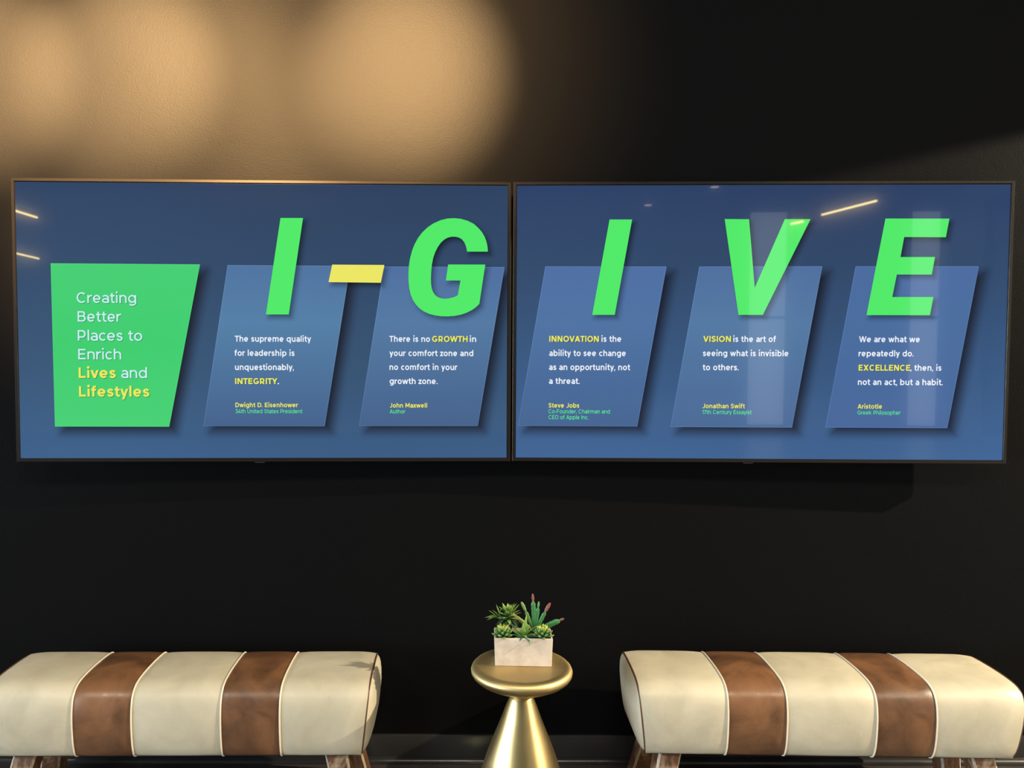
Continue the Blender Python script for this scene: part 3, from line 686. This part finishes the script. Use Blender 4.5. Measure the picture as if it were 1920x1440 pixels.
# two small rosettes at the front corners
for cx, cy, seed in ((-.062, -.026, 3), (.060, -.025, 8)):
    b = MB(); rnd = random.Random(seed)
    for k in range(40):
        u = k / 40; a = k * 2.39996; el = .12 + 2.2 * u ** 1.4; l = .036 - .010 * u + rnd.uniform(-.003, .003)
        hot = u > .72
        blade(b, (cx + .003 * cos(a), cy + .003 * sin(a), zs + .002 + .014 * u), (cos(a), sin(a), el), l, .0042, .0034, -.35, ((.025, .075, .022), (.26, .36, .055) if hot else (.085, .19, .05), (.48, .52, .07) if hot else (.20, .33, .09)), shape='finger', n=7)
    b.build('rosette_succulent', LEAF, plant, smooth=70, color=True)['label'] = 'small rosette of stubby leaves with a yellow heart'
# pointed aloe in the middle
b = MB(); cx, cy = .000, -.022
A0, A1, A2 = (.06, .15, .035), (.19, .34, .07), (.32, .46, .12)
AB = (.030, .125, .065)
for dx, dy, dz, l, wd, cu, cc in ((.16, .1, 1, .068, .0115, -.1, 0), (-.02, -.3, 1, .050, .0105, .05, 0), (.62, .1, .62, .060, .0075, .5, 0), (-1, -.05, .60, .066, .0070, .1, 0), (-.95, -.3, .30, .052, .0080, .2, 1), (1, -.2, .38, .068, .0065, .35, 0),
                               (1, -.45, .20, .062, .0068, .1, 1), (.55, -1, .30, .046, .0085, 1.5, 1), (-.35, -1, .3, .034, .0085, 1.0, 1), (-.7, .6, .7, .052, .008, .2, 0), (.5, .8, .7, .055, .008, .2, 0), (.25, -.9, .6, .036, .008, .9, 0), (-.8, -.6, .12, .034, .007, .2, 1)):
    blade(b, (cx + dx * .004, cy + dy * .003, zs + .004), (dx, dy, dz), l, wd, .0026, cu, (AB if cc else A0, AB if cc else A1, A1 if cc else A2), shape='wedge', n=10)
b.build('aloe', LEAF, plant, smooth=70, color=True)['label'] = 'pointed aloe with broad curved leaves'
# low dark leaves filling the trough between the plants
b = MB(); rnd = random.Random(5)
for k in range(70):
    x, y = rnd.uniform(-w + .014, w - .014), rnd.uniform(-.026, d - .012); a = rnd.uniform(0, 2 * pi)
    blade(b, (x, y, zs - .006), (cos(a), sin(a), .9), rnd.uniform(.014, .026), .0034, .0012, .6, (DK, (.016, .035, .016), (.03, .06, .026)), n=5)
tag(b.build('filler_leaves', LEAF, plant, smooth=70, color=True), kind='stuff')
# upright red-tipped finger plant behind on the right
fp = bpy.data.objects.new('finger_succulent', None); COL.objects.link(fp); fp.parent = plant; fp.location = (.038, .012, zs); fp['label'] = 'upright plant of flat red-tipped fingers'
F0, F1 = (.022, .095, .032), (.045, .21, .065); RED = (.27, .085, .07); OCH = (.36, .21, .06)
for x, z, l, wd, tip, body in ((-.055, 1.0, .130, .0070, RED, F1), (-.36, 1.0, .112, .0056, (.17, .30, .08), (.10, .22, .055)), (.10, 1.0, .106, .0058, (.12, .34, .10), F1), (.40, 1.0, .112, .0060, RED, F1), (1.0, .80, .098, .0090, RED, F1), (-.92, 1.0, .120, .0066, OCH, (.15, .20, .045))):
    b = MB(); dv = Vector((x, -.05 if abs(x) < .8 else -.12, z)).normalized()
    sp, rr, cc = [], [], []
    N = 24
    for i in range(N + 1):
        u = i / N; p = dv * (l * u) + Vector((x * .014 * u * u, 0, -.008 * abs(x) * u * u))
        q = .87 if x > .8 else .80 if abs(x) < .3 else .70
        pinch = 1 - .5 * exp(-((u - q) / .04) ** 2)
        k = min(1, .55 + 1.3 * u) * pinch * (1.0 if u < q else .86 if q < .75 else .56) * (1 if u < .93 else 1 - .6 * (u - .93) / .07)
        sp.append(p); rr.append(wd * k)
        cc.append(mixc(F0, body, min(1, u / .4)) if u < q - .06 else mixc(body, tip, min(1, (u - q + .06) / .16)))
    n = 10; up = Vector((0, -1, 0)); vs, cs = [], []
    for i, p in enumerate(sp):
        sd = dv.cross(up).normalized()
        for j in range(n):
            a = 2 * pi * j / n; wob = 1 + (.10 if i % 3 == 0 else 0) * (abs(cos(a)) > .7)
            vs.append(p + sd * cos(a) * rr[i] * wob + up * sin(a) * rr[i] * .55); cs.append(cc[i])
    fs = [(i * n + j, i * n + (j + 1) % n, (i + 1) * n + (j + 1) % n, (i + 1) * n + j) for i in range(N) for j in range(n)] + [tuple(range(n))[::-1], tuple(N * n + j for j in range(n))]
    b.add(vs, fs, 0, cs); b.build('finger_stem', LEAF, fp, smooth=70, color=True)
